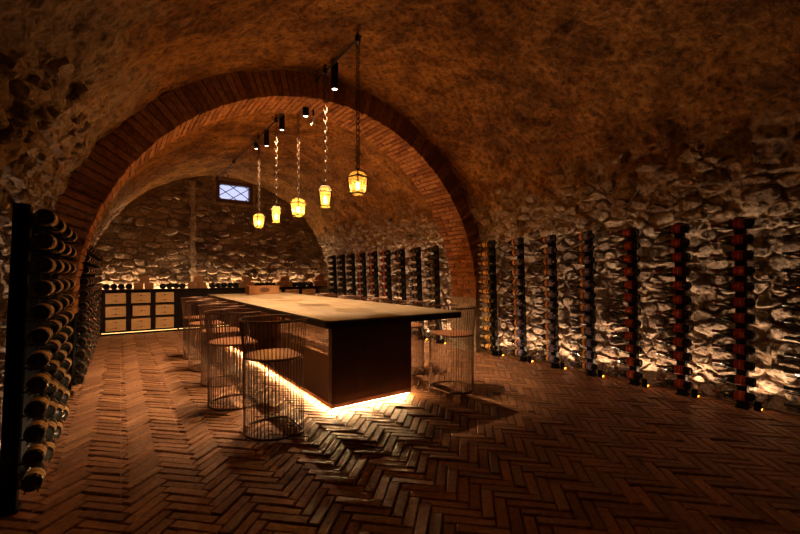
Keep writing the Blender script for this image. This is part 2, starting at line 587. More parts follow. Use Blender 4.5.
def stone_cells(u0, u1, v0, v1, w, h, rnd, keep=None):
    """irregular coursed rubble: jittered seeds -> cells; returns list of polygons"""
    seeds = []
    v = v0
    row = 0
    while v < v1:
        hh = h * rnd.uniform(0.6, 1.4)
        u = u0 - rnd.uniform(0, w)
        while u < u1 + w:
            ww = w * rnd.choice([0.5, 0.75, 0.9, 1.1, 1.5])
            seeds.append((u + ww / 2, v + hh / 2 + rnd.uniform(-.22, .22) * hh))
            if rnd.random() < 0.16:
                seeds.append((u + ww * 0.9, v + hh * rnd.choice([0.05, 0.95])))
            u += ww
        v += hh
        row += 1
    k = w / h * 0.8           # metric stretched so cells come out wide
    cells = []
    for i, (a, b) in enumerate(seeds):
        if not (u0 <= a <= u1 and v0 <= b <= v1):
            continue
        if keep and not keep(a, b):
            continue
        poly = [(a - w, b - h), (a + w, b - h), (a + w, b + h), (a - w, b + h)]
        for j, (c, d) in enumerate(seeds):
            if j == i or abs(c - a) > 2.2 * w or abs(d - b) > 2.2 * h:
                continue
            A, B = (c - a), (d - b) * k * k
            C = (c * c - a * a + (d * d - b * b) * k * k) / 2
            poly = clip(poly, A, B, C)
            if len(poly) < 3:
                break
        if len(poly) >= 3:
            cells.append((a, b, poly))
    return cells

def stone_geo(cell, mp, rnd, proud):
    a, b, poly = cell
    n = len(poly)
    cx = sum(p[0] for p in poly) / n
    cy = sum(p[1] for p in poly) / n
    sz = max(max(p[0] for p in poly) - min(p[0] for p in poly), 0.05)
    sm = []
    for i in range(n):          # cut corners, wobble
        p, q = poly[i], poly[(i + 1) % n]
        if math.hypot(p[0] - q[0], p[1] - q[1]) < 0.02:
            sm.append(((p[0] + q[0]) / 2, (p[1] + q[1]) / 2))
            continue
        for t in (0.22, 0.78):
            sm.append((p[0] + (q[0] - p[0]) * t + rnd.uniform(-.007, .007), p[1] + (q[1] - p[1]) * t + rnd.uniform(-.007, .007)))
    gap = rnd.uniform(0.008, 0.02)
    tu, tv = rnd.uniform(-.14, .14), rnd.uniform(-.32, .22)
    H = proud * rnd.uniform(0.35, 1.25)
    rings = []
    for sc, dep, jit in ((1.0, -0.045, 0), (0.97, 0.45, 0.12), (0.80, 0.93, 0.15), (0.42, 1.0, 0.22)):
        ring = []
        for (x, y) in sm:
            dx, dy = x - cx, y - cy
            L = math.hypot(dx, dy) + 1e-6
            f = max(0.25, (L - gap) / L) * sc
            px, py = dx * f, dy * f
            dd = dep if dep < 0 else H * (dep + rnd.uniform(-jit, jit)) + tu * px + tv * py
            ring.append((cx + px, cy + py, max(dd, -0.05)))
        rings.append(ring)
    m = len(sm)
    V = [mp(*p) for ring in rings for p in ring]
    F = []
    for r in range(3):
        for i in range(m):
            j = (i + 1) % m
            F.append((r * m + i, r * m + j, (r + 1) * m + j, (r + 1) * m + i))
    F.append(tuple(3 * m + i for i in range(m)))
    return V, F

_rc = {}
def side_map(side):
    def f(y, s, d):
        x, z, nx, nz = profile(side, max(s, 0.0))
        key = (side, round(s * 8), round(y * 8))
        if key not in _rc:
            _rc[key] = float(relief(side, np.array([key[1] / 8]), np.array([key[2] / 8]))[0])
        d = d + _rc[key]
        return (x + nx * d, y, z + nz * d)
    return f
def back_map(x, z, d):
    return (x, Y1 - d - 0.0, max(z, 0.0))

def stones(parent, cells, mp, seed, proud, n_parts, flip, rank, mean=0.55):
    rnd = random.Random(seed)
    cells = sorted(cells, key=rank)
    st, tn = MB(), []
    for k, c in enumerate(cells):
        V, F = stone_geo(c, mp, rnd, proud)
        if flip:
            F = [f[::-1] for f in F]
        t = min(1, max(0, rnd.gauss(mean, 0.22)))
        if k < n_parts:
            b = MB().add(V, F)
            b.build('stone', M['stone'], parent, True, t)
        else:
            st.add(V, F)
            tn += [t] * len(V)
    if st.v:
        o = st.build('small_rubble_stones', M['stone'], parent, True, tn)
        o['kind'] = 'stuff'

rs = random.Random(11)
def keep_top(s0, s1, r):
    return lambda u, s: s < s0 or r.random() > (s - s0) / (s1 - s0)
S_ST = S_SPRING + R * math.asin((2.75 - CZ) / R)
cells = stone_cells(0.2, RIB0 + 0.02, 0.04, S_ST, 0.25, 0.135, rs, keep_top(S_WALL - 0.25, S_ST, rs))
n_front = len(cells)
cells += stone_cells(RIB1, Y1 - 0.02, 0.04, S_ST - 0.15, 0.20, 0.13, rs, keep_top(S_WALL - 0.2, S_ST, rs))
stones(wall_right, cells, side_map(1), 21, 0.052, 300, True, lambda c: proj(XR, c[0], 1.0)[2], 0.64)
cells = stone_cells(2.3, RIB0 + 0.02, 0.04, S_WALL + .25, 0.16, 0.10, rs, keep_top(S_WALL - 0.6, S_WALL + .3, rs))
cells += stone_cells(RIB1, Y1 - 0.02, 0.04, S_ST, 0.28, 0.16, rs, keep_top(S_WALL - 0.2, S_ST, rs))
stones(wall_left, cells, side_map(-1), 22, 0.050, 290, False, lambda c: c[0])
def in_lun(x, z):
    if (x - CX) ** 2 + max(0, z - CZ) ** 2 > (R - 0.1) ** 2:
        return False
    return not (WIN[0] - 0.22 < x < WIN[1] + 0.22 and z > WIN[2] - 0.2)
cells = stone_cells(XL, XR, 0.95, 4.0, 0.34, 0.145, rs, in_lun)
stones(wall_back, cells, back_map, 23, 0.06, 290, False, lambda c: c[1], 0.34)

# ------------------------------------------------------------------ brick arch between the two bays
core = MB()
def arch_pts(r):
    pts = []
    for k in range(61):
        a = PI * k / 60
        pts.append((CX + r * math.cos(a), CZ + r * math.sin(a)))
    return pts
ip, op = arch_pts(RIBR + 0.022), arch_pts(R + 0.06)
vs, fs = [], []
for (a, b) in zip(ip, op):
    vs += [(a[0], RIB0 + 0.02, a[1]), (b[0], RIB0 + 0.02, b[1]), (b[0], RIB1 - 0.012, b[1]), (a[0], RIB1 - 0.012, a[1])]
for k in range(60):
    for i in range(4):
        j = (i + 1) % 4
        fs.append((k * 4 + i, k * 4 + j, k * 4 + 4 + j, k * 4 + 4 + i))
fs += [(0, 1, 2, 3), tuple(240 + i for i in (3, 2, 1, 0))]
core.add(vs, fs)
arch = struct(core.build('trim_1', M['arch_mortar']), 'wide round arch of radial red bricks carrying the vault')
NC = 112
da = PI / NC
def voussoir(y0, y1, seed, tone):
    r = random.Random(seed)
    g = 0.0065
    r0, r1 = RIBR, R + 0.0
    V = []
    for rr in (r0, r1):
        ga = g / rr
        for (yy, aa) in ((y0, ga), (y1, ga), (y1, da - ga), (y0, da - ga)):
            jr = r.uniform(-.006, .006) if rr == r0 else 0
            jy = r.uniform(-.006, .006)
            V.append(((rr + jr) * math.cos(aa), yy + jy, (rr + jr) * math.sin(aa)))
    b = MB().add(V, [(3, 2, 1, 0), (4, 5, 6, 7), (0, 1, 5, 4), (1, 2, 6, 5), (2, 3, 7, 6), (3, 0, 4, 7)])
    return b.mesh('brick', M['arch_brick'], False, tone)
D = RIB1 - RIB0
lay = {0: [(0, D * .5 - .004), (D * .5 + .004, D)], 1: [(0, D * .25 - .004), (D * .25 + .004, D * .75 - .004), (D * .75 + .004, D)]}
vmesh = {}
for t, l_ in lay.items():
    for q, (a, b) in enumerate(l_):
        vmesh[t, q] = [voussoir(RIB0 + a, RIB0 + b, 300 + t * 50 + q * 10 + k, random.uniform(0.05, 0.95)) for k in range(6)]
for k in range(NC):
    for q in range(len(lay[k % 2])):
        link('brick', random.choice(vmesh[k % 2, q]), arch, (CX, random.uniform(-.004, .004), CZ), (0, -k * da, 0))
# plastered piers below the springing
for s, nm in ((1, 'trim_2'), (-1, 'trim_3')):
    p = MB()
    x0, x1 = sorted((CX + s * (RIBR + (0.0 if s > 0 else 0.10)), CX + s * (R + 0.1)))
    nz_ = 14
    vs, fs = [], []
    for k in range(nz_ + 1):
        z = -0.01 + (CZ + 0.01) * k / nz_
        jj = [random.uniform(-.01, .01) for _ in range(4)]
        vs += [(x0 + jj[0], RIB0 + jj[1], z), (x1, RIB0 + jj[2], z), (x1, RIB1 + jj[3], z), (x0 + jj[2], RIB1 + jj[0], z)]
    for k in range(nz_):
        for i in range(4):
            j = (i + 1) % 4
            fs.append((k * 4 + i, k * 4 + j, k * 4 + 4 + j, k * 4 + 4 + i))
    fs += [(3, 2, 1, 0), tuple(nz_ * 4 + i for i in range(4))]
    p.add(vs, fs)
    struct(p.build(nm, M['mortar']), 'plastered pier under the %s foot of the brick arch' % ('right' if s > 0 else 'left'))
# plaster strip on the end wall
p = MB()
vs, fs = [], []
nst = 24
for k in range(nst + 1):
    z = 1.0 + 2.75 * k / nst
    a, b = 1.44 + random.uniform(-.03, .03), 1.60 + random.uniform(-.03, .03)
    vs += [(a, Y1 + .02, z), (a + .02, Y1 - .075, z), (b - .02, Y1 - .075 + random.uniform(-.01, .01), z), (b, Y1 + .02, z)]
for k in range(nst):
    for i in range(3):
        fs.append((k * 4 + i, k * 4 + i + 1, k * 4 + 5 + i, k * 4 + 4 + i))
fs += [(0, 1, 2, 3), tuple(nst * 4 + i for i in (3, 2, 1, 0))]
p.add(vs, fs)
struct(p.build('trim_4', M['mortar'], None, True), 'pale plaster strip running up the end wall left of the window')

# ------------------------------------------------------------------ window with lozenge lattice
x0, x1, z0, z1 = WIN
w = MB()
t = 0.07
yf, yb = Y1 - 0.05, Y1 + 0.10
w.box(x0 - .02, x1 + .02, yf, yb, z0 - .03, z0 + t); w.box(x0 - .02, x1 + .02, yf, yb, z1 - t, z1 + .02)
w.box(x0 - .02, x0 + t, yf, yb, z0 + t, z1 - t); w.box(x1 - t, x1 + .02, yf, yb, z0 + t, z1 - t)
window = struct(w.build('window_1', M['win_frame']), 'small high cellar window with leaded lozenge panes in dark frame')
gx0, gx1, gz0, gz1 = x0 + t, x1 - t, z0 + t, z1 - t
gw, gh = gx1 - gx0, gz1 - gz0
# lattice lines u = (x/gw)*2 +- (z/gh)*2 at integers (two lozenges each way)
def bar(p, q):
    m = MB(); m.tube([(gx0 + p[0] * gw, Y1 + .02, gz0 + p[1] * gh), (gx0 + q[0] * gw, Y1 + .02, gz0 + q[1] * gh)], .011, 6)
    m.build('lead_bar', M['lead'], window)
def seg(slope, c):
    pts = []
    for X in (0, 1):
        Z = (c - X * 1.45) / 1.1 if slope < 0 else (X * 1.45 - c) / 1.1
        if -1e-6 <= Z <= 1 + 1e-6: pts.append((X, min(1, max(0, Z))))
    for Z in (0, 1):
        X = (c - 1.1 * Z) / 1.45 if slope < 0 else (c + 1.1 * Z) / 1.45
        if 1e-6 < X < 1 - 1e-6: pts.append((X, Z))
    return pts
CN = [0.1 + .75 * k for k in range(4)]
CP = [-1.0 + .75 * k for k in range(5)]
for sl, cs in ((-1, CN), (1, CP)):
    for c in cs:
        s_ = seg(sl, c)
        if len(s_) >= 2:
            bar(s_[0], s_[1])
eN = [-9] + CN + [9]; eP = [-9] + CP + [9]
for i in range(len(eN) - 1):
    for j in range(len(eP) - 1):
        pl = [(0, 0), (1, 0), (1, 1), (0, 1)]
        pl = clip(pl, 1.45, 1.1, eN[i + 1]); pl = clip(pl, -1.45, -1.1, -eN[i]) if pl else pl
        pl = clip(pl, 1.45, -1.1, eP[j + 1]) if pl else pl; pl = clip(pl, -1.45, 1.1, -eP[j]) if pl else pl
        if len(pl) >= 3:
            m = MB()
            n = len(pl)
            vs = [(gx0 + a * gw, Y1 + .018, gz0 + b * gh) for a, b in pl] + [(gx0 + a * gw, Y1 + .022, gz0 + b * gh) for a, b in pl]
            m.add(vs, [tuple(range(n)), tuple(range(2 * n - 1, n - 1, -1))] + [(k, n + k, n + (k + 1) % n, (k + 1) % n) for k in range(n)])
            m.build('pane', M['pane'], window)
rv = MB()   # deep reveal outside the pane
rv.box(x0 - .1, x0 - .02, Y1 - .02, Y1 + .35, z0 - .1, z1 + .1); rv.box(x1 + .02, x1 + .1, Y1 - .02, Y1 + .35, z0 - .1, z1 + .1)
rv.box(x0 - .02, x1 + .02, Y1 - .02, Y1 + .35, z0 - .1, z0 - .03); rv.box(x0 - .02, x1 + .02, Y1 - .02, Y1 + .35, z1 + .02, z1 + .1)
rv.build('window_reveal', M['mortar'], window)

# ------------------------------------------------------------------ table
TX0, TX1, TY0, TY1, TZ = 1.38, 2.92, 2.95, 8.45, 0.97
PX0, PX1 = 1.67, 2.64
tb = tag(empty('long_table', (2.15, 5.7, 0)), 'long tasting table with pale wooden top on dark panels over a glowing base', 'table')
def loc(b):   # shift coordinates to the table root
    b.v = [(x - 2.15, y - 5.7, z) for x, y, z in b.v]; return b
def rrect(x0, x1, y0, y1, r, n=5):
    pts = []
    for (cx, cy, a0) in ((x1 - r, y1 - r, 0), (x0 + r, y1 - r, 90), (x0 + r, y0 + r, 180), (x1 - r, y0 + r, 270)):
        for k in range(n + 1):
            a = math.radians(a0 + 90 * k / n)
            pts.append((cx + r * math.cos(a), cy + r * math.sin(a)))
    return pts
loc(MB().prism(rrect(TX0 + .006, TX1 - .006, TY0 + .006, TY1 - .006, .05), TZ - .012, TZ)).build('table_top', M['table_wood'], tb)
loc(MB().prism(rrect(TX0, TX1, TY0, TY1, .055), TZ - .062, TZ - .012)).build('top_edge', M['table_edge'], tb)
loc(MB().cbox(PX0, PX1, 3.48, 3.56, .09, TZ - .062, .004)).build('support_panel', M['panel'], tb)
loc(MB().cbox(PX0, PX1, 7.84, 7.92, .09, TZ - .062, .004)).build('support_panel', M['crate_dark'], tb)  # lighter brown than the near panel: lamplight on it painted into the colour
loc(MB().cbox(PX0, PX1, 3.48, 7.92, .045, .09, .004)).build('base_plate', M['plate'], tb)
loc(MB().box(PX0 + .14, PX1 - .14, 3.62, 7.78, -.004, .046)).build('plinth', M['black_metal'], tb)
for (a, b, c, d) in ((PX0 + .02, PX0 + .04, 3.5, 7.9), (PX1 - .04, PX1 - .02, 3.5, 7.9), (PX0 + .05, PX1 - .05, 3.5, 3.52)):
    loc(MB().box(a, b, c, d, .034, .045)).build('led_strip', M['led'], tb)

# crate on the table
cr = tag(empty('wooden_box', (2.32, 8.0, TZ), (0, 0, math.radians(4))), 'low reddish-brown wooden box at the far end of the long table', 'box')
b = MB()
b.box(-.30, .30, -.12, .12, 0, .012); b.box(-.30, .30, -.12, -.105, .012, .165); b.box(-.30, .30, .105, .12, .012, .165)
b.box(-.30, -.285, -.105, .105, .012, .165); b.box(.285, .30, -.105, .105, .012, .165)
b.build('box_body', M['crate_dark'], cr)
m = MB(); m.add([(.0 + .1 * math.cos(a), -.1215, .085 + .05 * math.sin(a)) for a in [2 * PI * k / 16 for k in range(16)]], [tuple(range(16))])
m.build('dark_stamp', M['panel'], cr)

# ------------------------------------------------------------------ wire stools
SR, SRT = 0.26, 0.292
OPEN = math.radians(46)           # flat side half angle, faces local +x
def stool_arc(r, n, z, e=0.0):
    return [(r * math.cos(a), r * math.sin(a), z) for a in [OPEN + e + (2 * PI - 2 * OPEN - 2 * e) * k / n for k in range(n + 1)]]
def radius(z):
    if z < 0.655:
        return SR
    return SR + (SRT - SR) * ((z - .655) / .315) ** 0.8
wire_me = MB().tube([(radius(z), 0, z) for z in (0.012, .35, .655, .75, .86, .965)], .0036, 5).mesh('wire', M['wire'], True)
base_me = MB().tube(stool_arc(SR, 40, .010), .0095, 6, closed=True).mesh('base_ring', M['wire'], True)
rim_me = MB().tube(stool_arc(SRT, 40, .968), .009, 6).mesh('top_rim', M['wire'], True)
sb = MB(); sb.prism([(x, y) for x, y, z in stool_arc(SR - .004, 40, 0)], .640, .660)
seat_me = sb.mesh('seat', M['seat'])
ring_me = MB().tube(stool_arc(SR, 40, .648), .006, 6, closed=True).mesh('seat_ring', M['wire'], True)
NW = 40
def stool(x, y, rz, label, grp):
    r = tag(empty('wire_stool', (x, y, 0), (0, 0, rz)), label, 'stool', grp)
    link('base_ring', base_me, r); link('top_rim', rim_me, r); link('seat', seat_me, r); link('seat_ring', ring_me, r)
    for k in range(NW + 1):
        a = OPEN + (2 * PI - 2 * OPEN) * k / NW
        link('wire', wire_me, r, None, (0, 0, a))
SY = [3.44, 4.39, 5.33, 6.27, 7.20]
for k, y in enumerate(SY):
    nm = 'nearest' if k == 0 else ('farthest' if k == 4 else ORD[k] + ' nearest')
    stool([1.11, .99, 1.07, 1.05, 1.09][k], y, math.radians(random.uniform(-3, 3)), 'bronze wire cage stool on the left side of the table, %s of five' % nm, 'stools left of the table')
    stool(3.22 + random.uniform(-.015, .015), y + .02, PI + math.radians(random.uniform(-3, 3)), 'bronze wire cage stool on the right side of the table, %s of five' % nm, 'stools right of the table')

# ------------------------------------------------------------------ bottles
def bottle_parts(kind):
    """along +y, base at y=0"""
    n = 14
    body = MB()
    body.lathe([(0.0, .012), (.030, .010), (.040, 0), (.0455, .004), (.048, .014), (.048, .165), (.0465, .182), (.041, .204), (.031, .228), (.021, .248), (.0165, .262), (.0155, .318), (.0165, .320), (.0165, .328), (.0, .330)], n, 'y')
    capc = {'red': 'cap_red', 'yellow': 'cap_white', 'blue': 'cap_violet', 'cream': 'cap_black', 'plain': 'cap_black', 'redfar': 'cap_red'}[kind]
    cap = MB().lathe([(.0, .3315), (.0175, .3312), (.0178, .3), (.0178, .262)], n, 'y')
    def lab(a, b, dr=.0007):
        return MB().lathe([(.0, a + .001), (.048 + dr, a), (.048 + dr, b), (.0, b - .001)], n, 'y')
    labs = []
    if kind in ('red', 'redfar'):
        labs = [('label', lab(.065, .148), 'lab_red'), ('label_band', lab(.098, .102, .0012), 'lab_orange')]
    elif kind == 'yellow':
        sh = MB().lathe([(.046, .1655), (.0487, .166), (.0472, .1825), (.0418, .2042), (.034, .222), (.032, .2218)], n, 'y')
        ring = MB().lathe([(.0485, .178), (.0480, .1815), (.0446, .1945), (.0440, .194)], n, 'y')
        labs = [('label', lab(.10, .1655), 'lab_yellow'), ('shoulder_label', sh, 'lab_yellow'), ('label_mark', lab(.122, .142, .0013), 'lab_dark')]
    elif kind == 'blue':
        labs = [('label', lab(.045, .115), 'lab_blue'), ('gold_band', lab(.130, .162), 'lab_orange'), ('label_mark', lab(.078, .084, .0013), 'cap_white')]
    elif kind == 'cream':
        labs = [('label', lab(.035, .115), 'lab_cream'), ('label_mark', lab(.070, .076, .0012), 'lab_dark')]
    else:
        labs = [('label', lab(.06, .12), 'lab_dark')]
    return body, cap, capc, labs
BK = {}
for kd in ('red', 'redfar', 'yellow', 'blue', 'cream', 'plain'):
    body, cap, capc, labs = bottle_parts(kd)
    BK[kd] = (body.mesh('wine_bottle', M['glass'], True), cap.mesh('capsule', M[capc], True), [(n_, b_.mesh(n_, M[m_], True)) for n_, b_, m_ in labs], (body, cap, capc, labs))
stuffb, stuffm = MB(), [M['glass']]
def midx(m):
    if m not in stuffm:
        stuffm.append(m)
    return stuffm.index(m)
def bottle(kind, mw, label, group, individual=True):
    bm_, cm, lm, raw = BK[kind]
    if individual:
        o = link('wine_bottle', bm_)
        o.matrix_world = mw
        tag(o, label, 'bottle', group)
        link('capsule', cm, o)
        for n_, me in lm:
            link(n_, me, o)
        return
    body, cap, capc, labs = raw
    for bb, mm in [(body, M['glass']), (cap, M[capc])] + [(b_, M[m_]) for _, b_, m_ in labs]:
        stuffb.add([tuple(mw @ Vector(v)) for v in bb.v], bb.f, midx(mm))

KIND_TXT = {'red': 'red-labelled wine bottle', 'redfar': 'red-labelled wine bottle', 'yellow': 'yellow-labelled wine bottle', 'blue': 'violet and gold labelled wine bottle', 'cream': 'cream-labelled wine bottle', 'plain': 'dark plain wine bottle'}

# ------------------------------------------------------------------ wall racks
post_me = {}
def rack_meshes(h):
    if h in post_me:
        return post_me[h]
    p = MB().cbox(0, .075, -.042, .042, .0, h, .004).mesh('post', M['black_metal'])
    f = MB().cbox(-.012, .085, -.052, .052, 0, .022, .004).mesh('foot_plate', M['black_metal'])
    hd = MB()
    hd.box(-.10, .0, -.010, .010, -.060, -.052)
    for xx in (-.098, -.042):
        hd.tube([(xx, -.115, -.0495), (xx, .0, -.053), (xx, .20, -.037)], .0045, 6)
    hd.box(-.105, -.035, -.06, -.05, -.058, -.052); hd.box(-.105, -.035, .11, .12, -.047, -.041)
    hm = hd.mesh('bottle_holder', M['black_metal'])
    lm = MB()
    a, b, c, d = .035, .093, -.142, -.084
    lm.box(a, b, c, d, -.004, .006)
    lm.box(a, a + .004, c, d, .0, .095); lm.box(b - .004, b, c, d, .006, .028)      # tall baffle on the room side
    lm.box(a + .004, b - .004, c, c + .004, .022, .03); lm.box(a + .004, b - .004, d - .004, d, .006, .05)
    lm = lm.mesh('foot_lamp', M['black_metal'])
    ln = MB().box(a + .008, b - .008, c + .001, c + .004, .006, .022).mesh('lamp_lens', M['foot_lens'])
    post_me[h] = (p, f, hm, lm, ln)
    return post_me[h]

def rack(x, y, side, h, n, zlo, dz, kind, label, btxt, lean, power, indiv, group, bgroup):
    """side +1: wall at +x"""
    rt = tag(empty('wine_rack', (x, y, 0)), label, 'wine rack', group)
    if side > 0:
        mw = Matrix.Translation((x, y, 0)) @ Matrix.Rotation(-lean, 4, 'Y')
    else:
        mw = Matrix.Translation((x, y, 0)) @ Matrix.Rotation(lean, 4, 'Y') @ Matrix.Diagonal((-1, 1, 1, 1))
    rt.rotation_euler = (0, -lean * side, 0)
    p, f, hm, lm, ln = rack_meshes((h, side)) if side > 0 else rack_meshes_left(h)
    link('post', p, rt); link('foot_plate', f, rt)
    lo = link('foot_lamp', lm, rt)
    link('lamp_lens', ln, lo)
    light('foot_light', 'AREA', (side * .064, -.113 * side, .024), power, WARM2, rt, .036, (0, math.radians(180 - 28 * side), 0), spread=math.radians(165))
    for k in range(n):
        z = zlo + dz * (n - 1 - k)
        link('bottle_holder', hm, rt, (0, 0, z))
        bw = Matrix.Translation((x, y, 0)) @ Matrix.Rotation(-lean * side, 4, 'Y')
        bw = bw @ Matrix.Translation((-.070 * side, -.12 + random.uniform(-.006, .006), z)) @ Matrix.Rotation(random.uniform(-PI, PI), 4, 'Y')
        bottle(kind, bw, '%s, %s from top %s' % (KIND_TXT[kind], ORD[k], btxt), bgroup, indiv(k))

_lm = {}
def rack_meshes_left(h):
    if h in _lm:
        return _lm[h]
    src = rack_meshes((h, 1))
    out = []
    for me in src:
        c = me.copy()
        co = np.empty(len(c.vertices) * 3)
        c.vertices.foreach_get('co', co)
        co = co.reshape(-1, 3); co[:, 0] *= -1
        if c.name.startswith(('foot_lamp', 'lamp_lens')):
            co[:, 1] *= -1
        c.vertices.foreach_set('co', co.ravel())
        if not c.name.startswith(('foot_lamp', 'lamp_lens')):
            c.flip_normals()
        out.append(c)
    _lm[h] = out
    return out
_rm = rack_meshes
def rack_meshes(key):
    h = key[0] if isinstance(key, tuple) else key
    return _rm(h)

RF = [4.45, 3.88, 3.33, 2.79, 2.25, 1.745, 1.22, 0.68]
RFK = ['yellow', 'blue', 'blue', 'blue', 'red', 'red', 'red', 'plain']
LEAN = math.radians(2.6)
for k, (y, kd) in enumerate(zip(RF, RFK)):
    nm = 'next to the brick arch' if k == 0 else ('at the right picture edge' if k == 7 else '%s from the brick arch' % ORD[k])
    short = 'on rack %s' % nm if k in (0, 7) else 'on near right-wall rack %s from arch' % ORD[k]
    rack(5.115, y, 1, 1.93, 12, .150, .1555, kd, 'black upright wine rack on the near right wall, %s' % nm, short, LEAN, L_FOOT, lambda q: True, 'racks on the near right wall', 'bottles on the near right wall racks')
RRK = ['plain', 'plain', 'plain', 'redfar', 'redfar', 'redfar', 'plain', 'plain', 'plain']
for k in range(9):
    y = 5.87 + .565 * k
    nm = 'first' if k == 0 else ORD[k]
    rack(5.105, y, 1, 1.93, 12, .150, .1555, RRK[k], 'black upright wine rack beyond the arch on right wall, %s behind the arch' % nm,
         'on %s right-wall rack behind the arch' % nm, LEAN, L_FOOT * 1.5, (lambda q: True) if k < 2 else (lambda q: q < 8), 'racks on the far right wall', 'bottles on the far right wall racks')
for k, y in enumerate([3.12, 3.56, 4.0, 4.44]):
    nm = ['nearest', 'second nearest', 'third nearest', 'fourth, beside the arch'][k]
    rack(-.485, y, -1, 1.76, 12, .175, .1375, 'cream', 'black upright wine rack on the left wall before the arch, %s' % nm, 'on %s left-wall rack before the arch' % ORD[k], LEAN * .8, L_FOOT_LEFT, lambda q: True, 'racks on the near left wall', 'bottles on the near left wall racks')
for k in range(9):
    y = 5.78 + .5 * k
    rack(-.455, y, -1, 1.76, 12, .175, .1375, ['plain', 'plain', 'redfar'][k % 3], 'black upright wine rack on left wall past the arch, %s behind the arch' % ORD[k],
         'on %s left-wall rack behind the arch' % ORD[k], LEAN * .8, L_FOOT_LEFT * .6, (lambda q: True) if k < 3 else (lambda q: False), 'racks on the far left wall', 'bottles on the far left wall racks')
if stuffb.v:
    o = stuffb.build('distant_wine_bottles', stuffm, None, True)
    o['kind'] = 'stuff'
    tag(o, 'remaining wine bottles on the far racks behind the arch', 'bottles')

# ------------------------------------------------------------------ end wall cabinets, worktop, crates
CY0, CY1 = 10.72, 11.14
CT = 1.02
crate_cache = {}
def crate(x0, x1, y0, y1, z0, z1, label, group, m='crate', mark=True, name='wine_crate'):
    key = (round(x1 - x0, 3), round(y1 - y0, 3), round(z1 - z0, 3), m)
    if key not in crate_cache:
        w_, d_, h_ = x1 - x0, y1 - y0, z1 - z0
        b = MB()
        b.box(-w_ / 2 + .006, w_ / 2 - .006, .006, d_, 0, h_)            # core
        hb = h_ / 2
        body = b.mesh('crate_body', M[m])
        f = MB(); f.cbox(-w_ / 2, w_ / 2, 0, .012, .001, hb - .001, .002); f.cbox(-w_ / 2, w_ / 2, 0, .012, hb + .001, h_ - .001, .002)
        front = MB().cbox(-w_ / 2, w_ / 2, 0, .012, .001, h_ - .001, .002).mesh('front_board', M[m])
        st = MB()
        n = 12
        st.add([(.028 * math.cos(2 * PI * i / n), -.0008, h_ / 2 + .018 * math.sin(2 * PI * i / n)) for i in range(n)] + [(.02 * math.cos(2 * PI * i / n), -.0008, h_ / 2 + .011 * math.sin(2 * PI * i / n)) for i in range(n)],
               [(i, (i + 1) % n, n + (i + 1) % n, n + i) for i in range(n)])
        st.box(-.012, .012, -.0012, -.0004, h_ / 2 - .005, h_ / 2 + .005)
        st.box(-.075, -.04, -.0012, -.0004, h_ / 2 - .003, h_ / 2 + .003)
        st.box(.04, .075, -.0012, -.0004, h_ / 2 - .003, h_ / 2 + .003)
        crate_cache[key] = (body, front, st.mesh('burnt_stamp', M['stamp']))
    body, front, st = crate_cache[key]
    r = tag(empty(name, ((x0 + x1) / 2, y0, z0)), label, 'crate', group)
    link('crate_body', body, r); link('front_board', front, r)
    if mark:
        link('burnt_stamp', st, r)
    return r

def cabinet(x0, x1, nb, label, doors=False):
    r = tag(empty('cabinet', (x0, CY0, 0)), label, 'cabinet', 'cabinets along the end wall')
    W = x1 - x0
    t = .085
    def part(nm, *a, m='cab'):
        MB().box(*a).build(nm, M[m], r)
    part('back_panel', 0, W, CY1 - CY0 - .012, CY1 - CY0, .07, CT - .035)
    part('bottom_panel', 0, W, 0, CY1 - CY0 - .012, .07, .105)
    part('plinth', .02, W - .02, .10, CY1 - CY0 - .02, -.004, .07)
    part('led_strip', .02, W - .02, .07, .085, .05, .068, m='led_cab')
    bw = (W - t) / nb
    for k in range(nb + 1):
        part('upright', k * bw, k * bw + t, 0, CY1 - CY0 - .012, .105, CT - .035)
    for k in range(nb):
        if doors:
            d = MB(); d.cbox(k * bw + t - .005, (k + 1) * bw + .005, -.018, -.002, .11, CT - .045, .003)
            do = d.build('door', M['cab'], r)
            MB().tube([(k * bw + bw - .02, -.03, .5), (k * bw + bw - .02, -.03, .62)], .006, 6).build('handle', M['black_metal'], do)
        else:
            for q in (1, 2):
                z = .105 + (CT - .14) / 3 * q
                part('shelf', k * bw + t, (k + 1) * bw, 0, CY1 - CY0 - .012, z - .018, z + .018)
    return r, bw, t
def fill(x0, bw, t, nb, where, skip_mid=True):
    rh = (CT - .14) / 3
    for k in range(nb):
        for q in range(3):
            za = .105 + rh * q + (.019 if q else .001)
            zb = .105 + rh * (q + 1) - .019
            a, b = x0 + k * bw + t + .008, x0 + (k + 1) * bw - .008
            H = (zb - za - .022)
            lev = ['bottom', 'middle', 'top'][q]
            if k == 1 and q == 1 and skip_mid:
                crate(a + .025, b - .01, CY0 + .01, CY0 + .36, za, za + H, 'single tall pine crate, middle bay, %s cabinet' % where, 'crates in the end wall cabinets')
            else:
                for e, nm in ((0, 'lower'), (1, 'upper')):
                    crate(a, b, CY0 + .01, CY0 + .36, za + e * (H / 2 + .001), za + e * (H / 2 + .001) + H / 2, '%s pine crate, %s shelf, %s bay of the %s cabinet' % (nm, lev, ['left', 'middle', 'right'][k], where), 'crates in the end wall cabinets')
_, bw, t_ = cabinet(-.36, 1.13, 3, 'black open cabinet of pine wine crates left on the end wall')
fill(-.36, bw, t_, 3, 'left end-wall')
cabinet(1.135, 3.13, 4, 'black closed cabinet in the middle of the end wall behind the table', True)
_, bw, t_ = cabinet(3.135, 4.72, 3, 'black open cabinet of pine crates at the right of the end wall')
fill(3.135, bw, t_, 3, 'right end-wall')
wt = MB().cbox(-.57, 5.0, CY0 - .02, CY1 + .02, CT - .034, CT, .005).build('worktop', M['cab'])
tag(wt, 'long black worktop running over the end wall cabinets', 'worktop')
